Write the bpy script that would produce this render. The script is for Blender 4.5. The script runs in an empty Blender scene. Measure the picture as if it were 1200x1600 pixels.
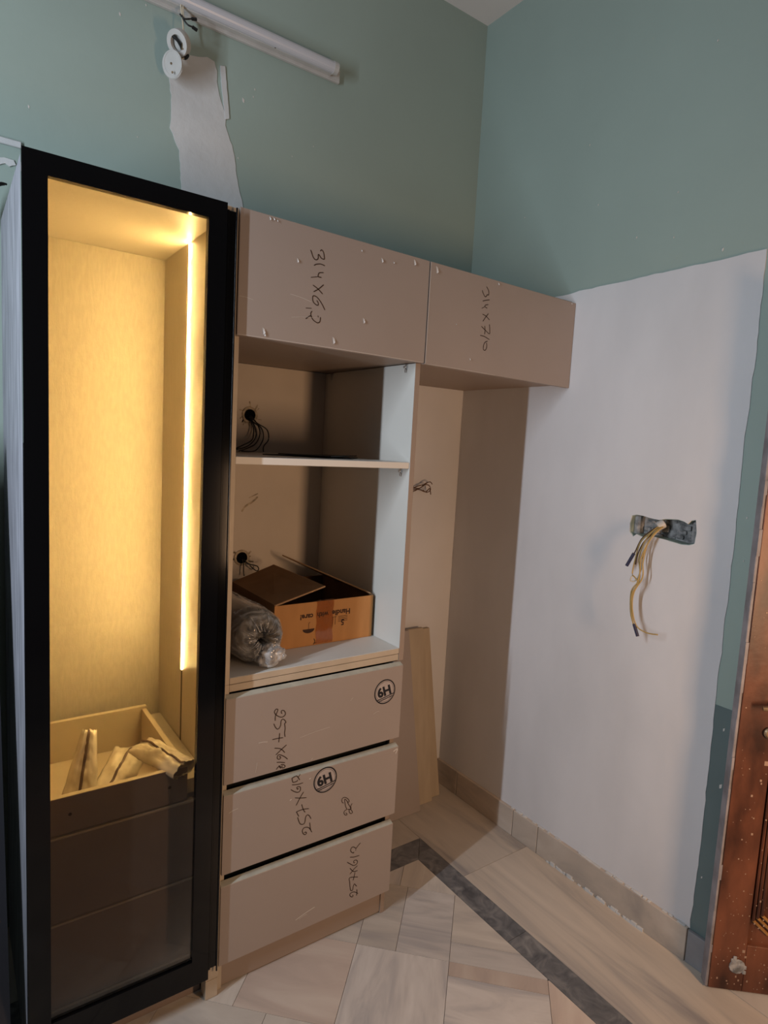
import bpy, bmesh, math, random
from mathutils import Vector, Matrix, noise
from mathutils.geometry import tessellate_polygon
random.seed(7)
S = bpy.context.scene
COL = S.collection
MM = 0.001
# ---------------------------------------------------------------- camera
def make_camera():
    y, p, r = 0.6167459741934662, -0.10749412322025487, 0.053886441539428814
    fwd = Vector((math.sin(y)*math.cos(p), math.cos(y)*math.cos(p), math.sin(p)))
    right = Vector((math.cos(y), -math.sin(y), 0)); up = right.cross(fwd)
    r2 = math.cos(r)*right + math.sin(r)*up; u2 = -math.sin(r)*right + math.cos(r)*up
    cd = bpy.data.cameras.new('camera'); cd.sensor_fit = 'VERTICAL'; cd.sensor_height = 32.0; cd.sensor_width = 24.0
    cd.lens = 976.614/1600*32.0; cd.clip_start = 0.02; cd.clip_end = 50
    c = bpy.data.objects.new('camera', cd); COL.objects.link(c)
    m = Matrix((r2, u2, -fwd)).transposed().to_4x4(); m.translation = Vector((-1.96009, -2.18542, 1.61965))
    c.matrix_world = m; S.camera = c
make_camera()
# ---------------------------------------------------------------- world, lamps, exposure
w = bpy.data.worlds.new('world'); S.world = w; w.use_nodes = True
w.node_tree.nodes['Background'].inputs[0].default_value = (0.92, 0.96, 1.0, 1)
w.node_tree.nodes['Background'].inputs[1].default_value = 0.035
S.view_settings.view_transform = 'Standard'; S.view_settings.look = 'None'
S.view_settings.exposure = 0.07; S.view_settings.gamma = 1.0; S.view_settings.use_curve_mapping = False
def lamp(name, kind, loc, energy, color, **k):
    d = bpy.data.lights.new(name, kind); d.energy = energy; d.color = color
    for a, b in k.items(): setattr(d, a, b)
    o = bpy.data.objects.new(name, d); COL.objects.link(o); o.location = loc; return o
# daylight through a narrow upright gap on the left side of the room, a warm lamp low down to the right of the photographer
cl = lamp('cool_window_gap', 'AREA', (-3.02, -1.17, 1.95), 37, (0.80, 0.89, 1.0), shape='RECTANGLE', size=.035, size_y=1.5)
cl.rotation_euler = (math.pi/2, 0, math.pi/2+math.pi+math.atan2(.30, 1))
wl = lamp('warm_room_lamp', 'AREA', (-0.46, -2.55, 1.15), 19, (1.0, 0.61, 0.35), shape='RECTANGLE', size=.16, size_y=.6)
wl.rotation_euler = Vector((-0.35, 3.0, -0.35)).to_track_quat('-Z', 'Y').to_euler()
# ---------------------------------------------------------------- materials
def node_mat(name):
    m = bpy.data.materials.new(name); m.use_nodes = True
    nt = m.node_tree; return m, nt, nt.nodes['Principled BSDF']
def mat(name, col, rough=0.6, spec=0.4, metal=0.0, var=0.0, vscale=4.0, stretch=(1,1,1), bump=0.0, bscale=60.0, col2=None, coat=0.0, lo=.35, hi=.65, detail=5, bstretch=(1,1,1)):
    m, nt, b = node_mat(name); N = nt.nodes; L = nt.links
    b.inputs['Base Color'].default_value = (*col, 1); b.inputs['Roughness'].default_value = rough
    b.inputs['Specular IOR Level'].default_value = spec; b.inputs['Metallic'].default_value = metal
    b.inputs['Coat Weight'].default_value = coat; b.inputs['Coat Roughness'].default_value = .08
    geo = N.new('ShaderNodeNewGeometry')
    if var or col2:
        mp = N.new('ShaderNodeMapping'); mp.inputs['Scale'].default_value = stretch
        L.new(geo.outputs['Position'], mp.inputs['Vector'])
        n = N.new('ShaderNodeTexNoise'); n.inputs['Scale'].default_value = vscale; n.inputs['Detail'].default_value = detail
        L.new(mp.outputs['Vector'], n.inputs['Vector'])
        cr = N.new('ShaderNodeValToRGB'); cr.color_ramp.elements[0].position = lo; cr.color_ramp.elements[1].position = hi
        c2 = col2 or tuple(min(1, c*(1+var)) for c in col); c1 = col if col2 else tuple(c*(1-var) for c in col)
        cr.color_ramp.elements[0].color = (*c1, 1); cr.color_ramp.elements[1].color = (*c2, 1)
        L.new(n.outputs['Fac'], cr.inputs['Fac']); L.new(cr.outputs['Color'], b.inputs['Base Color'])
    if bump:
        mp2 = N.new('ShaderNodeMapping'); mp2.inputs['Scale'].default_value = bstretch
        L.new(geo.outputs['Position'], mp2.inputs['Vector'])
        n2 = N.new('ShaderNodeTexNoise'); n2.inputs['Scale'].default_value = bscale; n2.inputs['Detail'].default_value = 4
        L.new(mp2.outputs['Vector'], n2.inputs['Vector'])
        bp = N.new('ShaderNodeBump'); bp.inputs['Strength'].default_value = bump; bp.inputs['Distance'].default_value = .002
        L.new(n2.outputs['Fac'], bp.inputs['Height']); L.new(bp.outputs['Normal'], b.inputs['Normal'])
    return m
def emit(name, col, st):
    m, nt, b = node_mat(name)
    b.inputs['Emission Color'].default_value = (*col, 1); b.inputs['Emission Strength'].default_value = st
    b.inputs['Base Color'].default_value = (.9, .85, .8, 1); return m
def marble(name, c1, c2, c3, scale=2.0, dist=1.5, stretch=(1,1,1)):
    m, nt, b = node_mat(name); N = nt.nodes; L = nt.links
    geo = N.new('ShaderNodeNewGeometry'); oi = N.new('ShaderNodeObjectInfo')
    # every slab gets its own cut of the stone: an offset and a turn about Z
    vm = N.new('ShaderNodeVectorMath'); vm.operation = 'MULTIPLY_ADD'
    cx = N.new('ShaderNodeCombineXYZ')
    for i, k in enumerate((37., 53., 11.)):
        mu = N.new('ShaderNodeMath'); mu.operation = 'MULTIPLY'; mu.inputs[1].default_value = k
        L.new(oi.outputs['Random'], mu.inputs[0]); L.new(mu.outputs[0], cx.inputs[i])
    ro = N.new('ShaderNodeVectorRotate'); ro.rotation_type = 'Z_AXIS'
    L.new(geo.outputs['Position'], ro.inputs['Vector'])
    fl = N.new('ShaderNodeMath'); fl.operation = 'MULTIPLY'; fl.inputs[1].default_value = 40.0
    sn = N.new('ShaderNodeMath'); sn.operation = 'ROUND'; m4 = N.new('ShaderNodeMath'); m4.operation = 'MULTIPLY'; m4.inputs[1].default_value = math.pi/2
    L.new(oi.outputs['Random'], fl.inputs[0]); L.new(fl.outputs[0], sn.inputs[0]); L.new(sn.outputs[0], m4.inputs[0])
    if stretch == (1,1,1): ro.inputs['Angle'].default_value = 0.0
    else:
        ad = N.new('ShaderNodeMath'); ad.operation = 'ADD'; ad.inputs[1].default_value = stretch[3] if len(stretch) > 3 else 0
        if len(stretch) > 4: m4.inputs[1].default_value = 0
        L.new(m4.outputs[0], ad.inputs[0]); L.new(ad.outputs[0], ro.inputs['Angle'])
    ad2 = N.new('ShaderNodeVectorMath'); ad2.operation = 'ADD'
    L.new(ro.outputs['Vector'], ad2.inputs[0]); L.new(cx.outputs[0], ad2.inputs[1])
    mp = N.new('ShaderNodeMapping'); mp.inputs['Scale'].default_value = stretch[:3]
    L.new(ad2.outputs[0], mp.inputs['Vector'])
    n = N.new('ShaderNodeTexNoise'); n.inputs['Scale'].default_value = scale; n.inputs['Detail'].default_value = 6
    n.inputs['Distortion'].default_value = dist; n.inputs['Roughness'].default_value = .55
    L.new(mp.outputs['Vector'], n.inputs['Vector'])
    cr = N.new('ShaderNodeValToRGB'); e = cr.color_ramp.elements
    e[0].position = .3; e[0].color = (*c1, 1); e[1].position = .72; e[1].color = (*c3, 1)
    k = cr.color_ramp.elements.new(.5); k.color = (*c2, 1)
    L.new(n.outputs['Fac'], cr.inputs['Fac'])
    hs = N.new('ShaderNodeHueSaturation')
    mr = N.new('ShaderNodeMapRange'); mr.inputs['To Min'].default_value = .88; mr.inputs['To Max'].default_value = 1.1
    L.new(oi.outputs['Random'], mr.inputs['Value']); L.new(mr.outputs[0], hs.inputs['Value'])
    L.new(cr.outputs['Color'], hs.inputs['Color']); L.new(hs.outputs['Color'], b.inputs['Base Color'])
    b.inputs['Roughness'].default_value = .38; b.inputs['Specular IOR Level'].default_value = .35
    return m
def sheet_glass(name, tint, gloss=.06, rough=.02, diffuse=None, dfac=0.0):
    m = bpy.data.materials.new(name); m.use_nodes = True; nt = m.node_tree; N = nt.nodes; L = nt.links
    N.remove(N['Principled BSDF']); out = N['Material Output']
    t = N.new('ShaderNodeBsdfTransparent'); t.inputs[0].default_value = (*tint, 1)
    g = N.new('ShaderNodeBsdfGlossy'); g.inputs['Roughness'].default_value = rough
    f = N.new('ShaderNodeFresnel'); f.inputs[0].default_value = 1.45
    mx = N.new('ShaderNodeMixShader'); L.new(t.outputs[0], mx.inputs[1]); L.new(g.outputs[0], mx.inputs[2])
    mu = N.new('ShaderNodeMath'); mu.operation = 'MULTIPLY'; mu.inputs[1].default_value = gloss/.04
    L.new(f.outputs[0], mu.inputs[0]); L.new(mu.outputs[0], mx.inputs[0]); last = mx
    if diffuse:
        d = N.new('ShaderNodeBsdfDiffuse'); d.inputs[0].default_value = (*diffuse, 1)
        geo = N.new('ShaderNodeNewGeometry'); no = N.new('ShaderNodeTexNoise'); no.inputs['Scale'].default_value = 15; no.inputs['Distortion'].default_value = 3.0
        L.new(geo.outputs['Position'], no.inputs['Vector'])
        mr = N.new('ShaderNodeMapRange'); mr.inputs['From Min'].default_value = .4; mr.inputs['From Max'].default_value = .7
        mr.inputs['To Min'].default_value = dfac*.5; mr.inputs['To Max'].default_value = min(1, dfac*2)
        L.new(no.outputs['Fac'], mr.inputs['Value'])
        m2 = N.new('ShaderNodeMixShader'); L.new(mr.outputs[0], m2.inputs[0]); L.new(mx.outputs[0], m2.inputs[1]); L.new(d.outputs[0], m2.inputs[2]); last = m2
    L.new(last.outputs[0], out.inputs['Surface']); return m

M = {}
M['green'] = mat('green_wall_paint', (.295,.37,.335), .5, .3, var=.05, vscale=1.3, bump=.25, bscale=35)
M['green_dado'] = mat('dark_green_wall_paint', (.125,.17,.172), .45, .3, var=.12, vscale=3, bump=.25, bscale=35)
M['putty'] = mat('white_wall_putty', (.62,.615,.625), .85, .2, var=.08, vscale=1.6, stretch=(1,1.4,.6), bump=.5, bscale=18)
M['plaster'] = mat('fresh_white_plaster', (.53,.54,.54), .85, .2, var=.05, vscale=6, bump=.7, bscale=40)
M['cement'] = mat('rough_grey_cement', (.27,.27,.27), .9, .2, var=.45, vscale=45, bump=1.0, bscale=120)
M['ceiling'] = mat('ceiling_paint', (.62,.61,.60), .9, .2, var=.03)
M['laminate'] = mat('matt_taupe_laminate', (.325,.275,.245), .42, .35, var=.025, vscale=3)
M['laminate_side'] = mat('taupe_edge_laminate', (.30,.235,.19), .5, .3)
M['white_lam'] = mat('pale_interior_laminate', (.66,.64,.59), .45, .35, var=.02, vscale=5)
M['edge'] = mat('pale_maple_edge_band', (.47,.40,.31), .5, .3, var=.05, vscale=20)
M['maple'] = mat('maple_board_face', (.40,.325,.235), .55, .3, var=.06, vscale=5, stretch=(6,6,.6))
M['linen'] = mat('linen_textured_laminate', (.60,.56,.47), .38, .4, var=.05, vscale=160, stretch=(1,1,.25), bump=.5, bscale=420, bstretch=(1,1,.3))
M['inner_wall'] = mat('cabinet_back_board', (.50,.44,.37), .6, .3, var=.04, vscale=6)
M['box_lam'] = mat('drawer_box_laminate', (.60,.53,.40), .5, .3, var=.03, vscale=9)
M['dark_front'] = mat('brown_drawer_front', (.25,.195,.165), .45, .35, var=.04, vscale=5)
M['black'] = mat('gloss_black_frame', (.003,.003,.0035), .09, .25)
M['black_al'] = mat('satin_black_profile', (.007,.007,.008), .35, .3)
M['gola'] = mat('black_recess_profile', (.004,.005,.005), .45, .3)
M['void'] = mat('dark_hole_rubber', (.003,.003,.003), .95, .03)
M['film'] = mat('grey_film_on_side_panel', (.23,.235,.265), .6, .25, var=.30, vscale=11, stretch=(5,5,.5), bump=.9, bscale=30, bstretch=(4,4,.4))
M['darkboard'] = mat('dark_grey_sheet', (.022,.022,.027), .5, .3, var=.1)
M['carton'] = mat('corrugated_carton', (.40,.20,.072), .75, .2, var=.06, vscale=6, stretch=(4,4,1))
M['carton_in'] = mat('carton_inside', (.23,.135,.07), .85, .15, var=.08, vscale=8)
M['carton_edge'] = mat('carton_cut_edge', (.36,.23,.13), .9, .1)
M['tape'] = mat('brown_packing_tape', (.33,.145,.05), .22, .5, var=.15, vscale=22, stretch=(3,3,1), bump=.8, bscale=45)
M['print'] = mat('dark_print', (.035,.014,.008), .6, .2)
M['ink'] = mat('brown_black_marker_ink', (.035,.018,.012), .5, .3)
M['logo_dark'] = mat('black_stamp_ink', (.012,.012,.016), .45, .3)
M['logo_light'] = mat('pale_stamp_ground', (.40,.35,.33), .5, .3, var=.08, vscale=60)
M['scratch'] = mat('torn_white_film', (.58,.55,.52), .4, .4)
M['wood_red'] = mat('worn_red_brown_varnish', (.035,.012,.008), .42, .4, col2=(.185,.064,.032), vscale=8, stretch=(1.3,1.3,.55), lo=.32, hi=.68, bump=.4, bscale=30, detail=8)
M['wood_gold'] = mat('gold_brown_moulding', (.34,.17,.05), .35, .5, var=.25, vscale=40)
M['door_edge'] = mat('grey_painted_door_edge', (.25,.23,.24), .6, .3, var=.25, vscale=14)
M['chip'] = mat('paint_splash', (.36,.24,.17), .7, .2)
M['brass'] = mat('tarnished_brass', (.25,.18,.11), .45, .4, metal=.6, var=.3, vscale=40)
M['steel'] = mat('bright_steel', (.6,.6,.6), .3, .5, metal=.9)
M['cable_black'] = mat('black_cable', (.01,.01,.01), .45, .4)
M['cable_yellow'] = mat('yellow_cable', (.42,.28,.09), .5, .4)
M['cable_cream'] = mat('cream_cable', (.55,.48,.36), .5, .4)
M['cable_brown'] = mat('dark_brown_cable', (.10,.045,.02), .5, .4)
M['tape_blue'] = mat('dark_blue_insulation_tape', (.02,.022,.06), .4, .4)
M['white_plastic'] = mat('aged_white_plastic', (.46,.45,.43), .4, .4, var=.05, vscale=20)
M['diffuser'] = mat('unlit_tube_diffuser', (.50,.50,.53), .3, .4)
M['packet'] = mat('glossy_cream_packet_film', (.78,.73,.60), .25, .5, var=.10, vscale=18, bump=1.0, bscale=38)
M['packet_seam'] = mat('packet_brown_seam', (.13,.08,.05), .4, .4)
M['glass'] = sheet_glass('tinted_door_glass', (.68,.66,.64), .02)
M['film_clear'] = sheet_glass('crinkled_clear_film', (.88,.88,.88), .10, .12, (.75,.75,.73), .20)
M['film_white'] = sheet_glass('bunched_white_film', (.8,.8,.82), .12, .15, (.80,.80,.80), .34)
M['foam'] = mat('grey_roll_core', (.09,.075,.055), .7, .2, var=.2, vscale=20)
M['led'] = emit('led_strip_glow', (1.0, .66, .24), 520)
M['grommet'] = mat('grey_hole_plaster', (.36,.30,.22), .9, .1, var=.35, vscale=60, bump=1, bscale=90)
M['marble_warm'] = marble('beige_marble', (.40,.365,.335), (.49,.44,.385), (.58,.53,.465), 2.6, 1.0, (1,4.5,1,.785))
M['marble_grey'] = marble('grey_veined_marble', (.35,.33,.325), (.50,.46,.425), (.58,.54,.50), 3.0, 1.2, (1,4.5,1,.785))
M['marble_pink'] = marble('pink_marble', (.42,.345,.295), (.49,.40,.34), (.55,.47,.40), 2.4, 1.0, (1,4.5,1,.785))
M['marble_lane'] = marble('border_beige_marble', (.27,.25,.24), (.46,.405,.345), (.56,.49,.41), 2.0, 1.0, (4.0,.55,1,.0,0))
M['marble_black'] = marble('black_border_marble', (.07,.072,.08), (.14,.14,.145), (.25,.245,.24), 16, 1.2, (1,1,1))
M['skirt'] = marble('beige_skirting_marble', (.34,.30,.265), (.47,.40,.335), (.56,.49,.42), 2.4, 1.2, (1,1,2.5,0,0))
M['skirt_dark'] = mat('grey_painted_skirting', (.23,.235,.25), .6, .3, var=.15, vscale=7)
M['grout'] = mat('floor_grout', (.33,.29,.26), .9, .1)
M['slat'] = mat('varnished_slats', (.35,.13,.04), .5, .3, var=.2, vscale=8)
# ---------------------------------------------------------------- helpers (all sizes in mm)
def tag(o, label=None, cat=None, group=None, kind=None):
    if label: o['label'] = label
    if cat: o['category'] = cat
    if group: o['group'] = group
    if kind: o['kind'] = kind
    return o
ORG = {}
def empty(name, loc, label, cat, group=None):
    o = bpy.data.objects.new(name, None); COL.objects.link(o); o.location = Vector(loc)*MM
    ORG[o.name] = Vector(loc)*MM; o.empty_display_size = .05
    return tag(o, label, cat, group)
def obj(name, bm, material, parent=None, smooth=False, org=None):
    me = bpy.data.meshes.new(name)
    bmesh.ops.recalc_face_normals(bm, faces=bm.faces)
    if parent is not None: o0 = ORG[parent.name]
    elif org is not None: o0 = Vector(org)*MM
    else:
        xs = [v.co for v in bm.verts]; lo = Vector([min(c[i] for c in xs) for i in range(3)]); hi = Vector([max(c[i] for c in xs) for i in range(3)])
        o0 = Vector(((lo.x+hi.x)/2, (lo.y+hi.y)/2, lo.z))*MM
    for v in bm.verts: v.co = v.co*MM - o0
    bm.to_mesh(me); bm.free()
    for m_ in (material if isinstance(material, (list, tuple)) else [material]): me.materials.append(m_)
    if smooth:
        for p in me.polygons: p.use_smooth = True
    o = bpy.data.objects.new(name, me); COL.objects.link(o)
    if parent is not None: o.parent = parent; ORG[o.name] = o0
    else: o.location = o0; ORG[o.name] = o0
    return o
def struct(name, bm, material, parent=None, **k):
    o = obj(name, bm, material, parent, **k)
    if parent is None: o['kind'] = 'structure'
    return o
def bx(bm, x0, x1, y0, y1, z0, z1, bevel=0.0, mi=0):
    vs = [bm.verts.new((x, y, z)) for x in (min(x0,x1), max(x0,x1)) for y in (min(y0,y1), max(y0,y1)) for z in (min(z0,z1), max(z0,z1))]
    fs = [bm.faces.new([vs[i] for i in q]) for q in ((0,1,3,2),(4,6,7,5),(0,4,5,1),(2,3,7,6),(0,2,6,4),(1,5,7,3))]
    for f in fs: f.material_index = mi
    if bevel:
        es = list({e for f in fs for e in f.edges})
        bmesh.ops.bevel(bm, geom=es, offset=bevel, segments=1, affect='EDGES')
    return vs
def box(name, dims, material, parent=None, bevel=1.0, **k):
    bm = bmesh.new(); bx(bm, *dims, bevel=bevel); return obj(name, bm, material, parent, **k)
def slab(bm, pts, thick):
    """closed slab: pts is a planar loop of 3D points, thick a 3D offset"""
    a = [bm.verts.new(p) for p in pts]; t = Vector(thick); b = [bm.verts.new(Vector(p)+t) for p in pts]
    bm.faces.new(a); bm.faces.new(b[::-1]); n = len(pts)
    for i in range(n): bm.faces.new((a[i], a[(i+1)%n], b[(i+1)%n], b[i]))
def sheet(bm, outer, holes, to3, t0, t1):
    """flat sheet with holes; to3(u, v, t) maps to 3D"""
    loops = [outer]+holes
    tris = tessellate_polygon([[Vector((u, v, 0)) for u, v in l] for l in loops])
    flat = [p for l in loops for p in l]
    A = [bm.verts.new(to3(u, v, t0)) for u, v in flat]; B = [bm.verts.new(to3(u, v, t1)) for u, v in flat]
    for t in tris:
        try: bm.faces.new([A[i] for i in t]); bm.faces.new([B[i] for i in reversed(t)])
        except ValueError: pass
    k = 0
    for l in loops:
        n = len(l)
        for i in range(n):
            j = (i+1) % n; bm.faces.new((A[k+i], A[k+j], B[k+j], B[k+i]))
        k += n
def tube(bm, pts, r, seg=8, sub=4, caps=True):
    P = [Vector(p) for p in pts]
    if sub > 1 and len(P) > 2:
        Q = []
        for i in range(len(P)-1):
            p0, p1, p2, p3 = P[max(i-1,0)], P[i], P[i+1], P[min(i+2, len(P)-1)]
            for k in range(sub):
                t = k/sub
                Q.append(.5*((2*p1)+(-p0+p2)*t+(2*p0-5*p1+4*p2-p3)*t*t+(-p0+3*p1-3*p2+p3)*t**3))
        Q.append(P[-1]); P = Q
    rings = []; up = Vector((.13, .21, .97)); n = len(P)
    for i, p in enumerate(P):
        d = (P[min(i+1, n-1)]-P[max(i-1, 0)]).normalized()
        a = d.cross(up)
        if a.length < 1e-3: a = d.cross(Vector((1,0,0)))
        a.normalize(); b = d.cross(a); up = b*-1 if False else up
        rr = r(i/(n-1)) if callable(r) else r
        rings.append([bm.verts.new(p+rr*(math.cos(2*math.pi*k/seg)*a+math.sin(2*math.pi*k/seg)*b)) for k in range(seg)])
    for i in range(n-1):
        for k in range(seg): bm.faces.new((rings[i][k], rings[i][(k+1)%seg], rings[i+1][(k+1)%seg], rings[i+1][k]))
    if caps: bm.faces.new(rings[0][::-1]); bm.faces.new(rings[-1])
def smooth2(pts, sub=4):
    P = [Vector((*p, 0)) for p in pts]
    if len(P) < 3: return P
    Q = []
    for i in range(len(P)-1):
        p0, p1, p2, p3 = P[max(i-1,0)], P[i], P[i+1], P[min(i+2, len(P)-1)]
        for k in range(sub):
            t = k/sub
            Q.append(.5*((2*p1)+(-p0+p2)*t+(2*p0-5*p1+4*p2-p3)*t*t+(-p0+3*p1-3*p2+p3)*t**3))
    Q.append(P[-1]); return Q
def ribbon(bm, pts, w, to3):
    """pen stroke of width w drawn on a plane"""
    Q = smooth2(pts); L = []; n = len(Q)
    for i, p in enumerate(Q):
        d = Q[min(i+1,n-1)]-Q[max(i-1,0)]
        if d.length < 1e-6: d = Vector((1,0,0))
        d.normalize(); nn = Vector((-d.y, d.x, 0))*w/2*(1 if 0 < i < n-1 else .7)
        a, b = p+nn, p-nn; L.append((bm.verts.new(to3(a.x, a.y)), bm.verts.new(to3(b.x, b.y))))
    for i in range(n-1): bm.faces.new((L[i][0], L[i][1], L[i+1][1], L[i+1][0]))
def disc(bm, c, ax, r, t, seg=32, bevel=0):
    """solid disc with centre c, axis ax, radius r, thickness t along the axis"""
    ax = Vector(ax).normalized(); a = ax.orthogonal().normalized(); b = ax.cross(a); c = Vector(c)
    R = [[bm.verts.new(c+ax*h+rr*(math.cos(2*math.pi*k/seg)*a+math.sin(2*math.pi*k/seg)*b)) for k in range(seg)] for h, rr in ((0, r-bevel), (bevel, r), (t-bevel, r), (t, r-bevel))]
    for q in range(3):
        for k in range(seg): bm.faces.new((R[q][k], R[q][(k+1)%seg], R[q+1][(k+1)%seg], R[q+1][k]))
    bm.faces.new(R[0][::-1]); bm.faces.new(R[3])
def ring(bm, c, ax, r0, r1, t, seg=40):
    ax = Vector(ax).normalized(); a = ax.orthogonal().normalized(); b = ax.cross(a); c = Vector(c)
    R = [[bm.verts.new(c+ax*h+rr*(math.cos(2*math.pi*k/seg)*a+math.sin(2*math.pi*k/seg)*b)) for k in range(seg)] for h, rr in ((0,r0),(0,r1),(t,r1),(t,r0))]
    for q in range(4):
        for k in range(seg): bm.faces.new((R[q][k], R[q][(k+1)%seg], R[(q+1)%4][(k+1)%seg], R[(q+1)%4][k]))
def text_bm(body, size, to3, bold=0.0, shear=0.0, spacing=1.0):
    """flat lettering as mesh, to3(u, v) maps text plane in mm to 3D"""
    cu = bpy.data.curves.new('lettering', 'FONT'); cu.body = body; cu.size = size; cu.offset = bold; cu.shear = shear
    cu.space_character = spacing; cu.resolution_u = 3
    o = bpy.data.objects.new('lettering', cu); COL.objects.link(o)
    dg = bpy.context.evaluated_depsgraph_get(); me = bpy.data.meshes.new_from_object(o.evaluated_get(dg))
    bm = bmesh.new(); bm.from_mesh(me)
    bpy.data.objects.remove(o); bpy.data.meshes.remove(me); bpy.data.curves.remove(cu)
    for v in bm.verts: v.co = Vector(to3(v.co.x, v.co.y))
    return bm
def ragged(pts, step=30, amp=3.0, seed=1.0):
    out = []; n = len(pts)
    for i in range(n):
        a = Vector(pts[i]); b = Vector(pts[(i+1)%n]); m_ = max(1, int((b-a).length/step))
        d = (b-a).normalized() if (b-a).length else Vector((1,0)); nn = Vector((-d.y, d.x))
        for k in range(m_):
            p = a+(b-a)*k/m_; j = noise.noise(Vector((p.x*.011+seed, p.y*.011, seed)))*amp*1.6+noise.noise(Vector((p.x*.05, p.y*.05+seed, 3)))*amp
            p = p+nn*(j if k else 0); out.append((p.x, p.y))
    return out
# ================================================================ THE ROOM
ROOM_L, ROOM_F, H = -5200, -4600, 3441
fl = struct('floor', (lambda bm: (bx(bm, ROOM_L, 1400, ROOM_F, 0, -60, -7), bm)[1])(bmesh.new()), M['grout'], org=(0,0,-60))
def clip(poly, a, b, c):
    """keep the part of a polygon where a*x+b*y <= c"""
    out = []; n = len(poly)
    for i in range(n):
        p, q = poly[i], poly[(i+1)%n]; dp = a*p[0]+b*p[1]-c; dq = a*q[0]+b*q[1]-c
        if dp <= 0: out.append(p)
        if (dp < 0 < dq) or (dq < 0 < dp):
            t = dp/(dp-dq); out.append((p[0]+(q[0]-p[0])*t, p[1]+(q[1]-p[1])*t))
    return out
def tile(poly, material, name='floor_tile', lift=0.0):
    if len(poly) < 3: return
    ar = sum(poly[i][0]*poly[(i+1)%len(poly)][1]-poly[(i+1)%len(poly)][0]*poly[i][1] for i in range(len(poly)))/2
    if abs(ar) < 400: return
    if ar < 0: poly = poly[::-1]
    bm = bmesh.new(); n = len(poly)
    cx = sum(p[0] for p in poly)/n; cy = sum(p[1] for p in poly)/n
    def inset(d):
        q = poly
        for i in range(n):
            p0, p1 = poly[i], poly[(i+1)%n]; ex, ey = p1[0]-p0[0], p1[1]-p0[1]; l = math.hypot(ex, ey)
            if l < 1e-6: continue
            nx, ny = ey/l, -ex/l; q = clip(q, nx, ny, nx*p0[0]+ny*p0[1]-d)
        return q
    top = inset(.7)
    if len(top) < 3: return
    slab(bm, [(x, y, lift-.0) for x, y in top], (0, 0, -7-lift))
    return struct(name, bm, material, fl)
R2 = math.sqrt(.5)
def uvxy(u, v): return ((u+v)*R2, (v-u)*R2)
rowU = {0: [-466-302*k for k in range(8, 0, -1)]+[-466, -168, -40, 133, 438, 740, 1042], -1: [-466-302*k for k in range(8, 0, -1)]+[-466, -168, 133, 438, 740, 1042, 1344]}
cyc = ['marble_warm', 'marble_grey', 'marble_warm', 'marble_warm', 'marble_grey', 'marble_pink', 'marble_warm']
def field_tile(u0, u1, v0, v1, mk):
    poly = [uvxy(u0, v0), uvxy(u1, v0), uvxy(u1, v1), uvxy(u0, v1)]
    poly = clip(poly, 1, 0, -455); poly = clip(poly, 0, 1, -424)
    poly = clip(poly, -1, 0, 3290)
    if poly and max(p[1] for p in poly) > -3600: tile(poly, M[mk])
for r in range(-11, 3):
    v0 = -1087+302*r; v1 = v0+302
    js = rowU.get(r) or [-168+302*k+(97*r) % 150 for k in range(-10, 12)]
    for i in range(len(js)-1):
        mk = cyc[(i*3+r*5) % 7]
        if r == 0 and js[i] in (133,): # one slab of this row is laid as two bands and a pink strip
            field_tile(js[i], js[i+1], v0+82, v1, 'marble_warm'); field_tile(js[i], js[i+1], v0, v0+82, 'marble_grey'); continue
        if r == -1 and js[i] == 133:
            field_tile(js[i], js[i+1], v1-8-46, v1, 'marble_pink'); field_tile(js[i], js[i+1], v0, v1-54, 'marble_grey'); continue
        if r == 0 and js[i] in (-40, -168, 133): mk = 'marble_grey' if js[i] == -40 else 'marble_warm'
        if r == -1 and js[i] == -168: mk = 'marble_grey'
        if r == -1 and js[i] == 438: mk = 'marble_pink'
        field_tile(js[i], js[i+1], v0, v1, mk)
# dark border strip parallel to the right wall, with its leg parallel to the back wall
ys = [-320, -905, -1520, -2130, -2740, -3350]
tile([(-455, -424), (-365, -320), (-365, -905), (-455, -905)], M['marble_black'], 'border_tile')
for a, b in zip(ys[1:], ys[2:]): tile([(-455, a), (-365, a), (-365, b), (-455, b)], M['marble_black'], 'border_tile')
xs = [-365, -930, -1540, -2150, -2760, -3290]
tile([(-365, -320), (-455, -424), (-930, -424), (-930, -320)], M['marble_black'], 'border_tile')
for a, b in zip(xs[1:], xs[2:]): tile([(a, -424), (a, -320), (b, -320), (b, -424)], M['marble_black'], 'border_tile')
for a, b, c in ((0, -590, 'marble_lane'), (-590, -1530, 'marble_lane'), (-1530, -2130, 'marble_warm'), (-2130, -2740, 'marble_lane'), (-2740, -3350, 'marble_lane')):
    tile([(-365, min(a, -1)), (0 if b > -1400 else 0, min(a, -1)), (0, b), (-365, b)], M[c])
for a, b in ((-365, -960), (-960, -1560), (-1560, -2160), (-2160, -2760), (-2760, -3290)):
    tile([(a, -320), (a, -1), (b, -1), (b, -320)], M['marble_lane'])
for i in range(4): tile([(1+330*i, -1345-260*i if i else -1350), (330*(i+1), -1345-0*i), (330*(i+1), -3000), (1+330*i, -3000)], M['marble_warm'])
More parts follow.
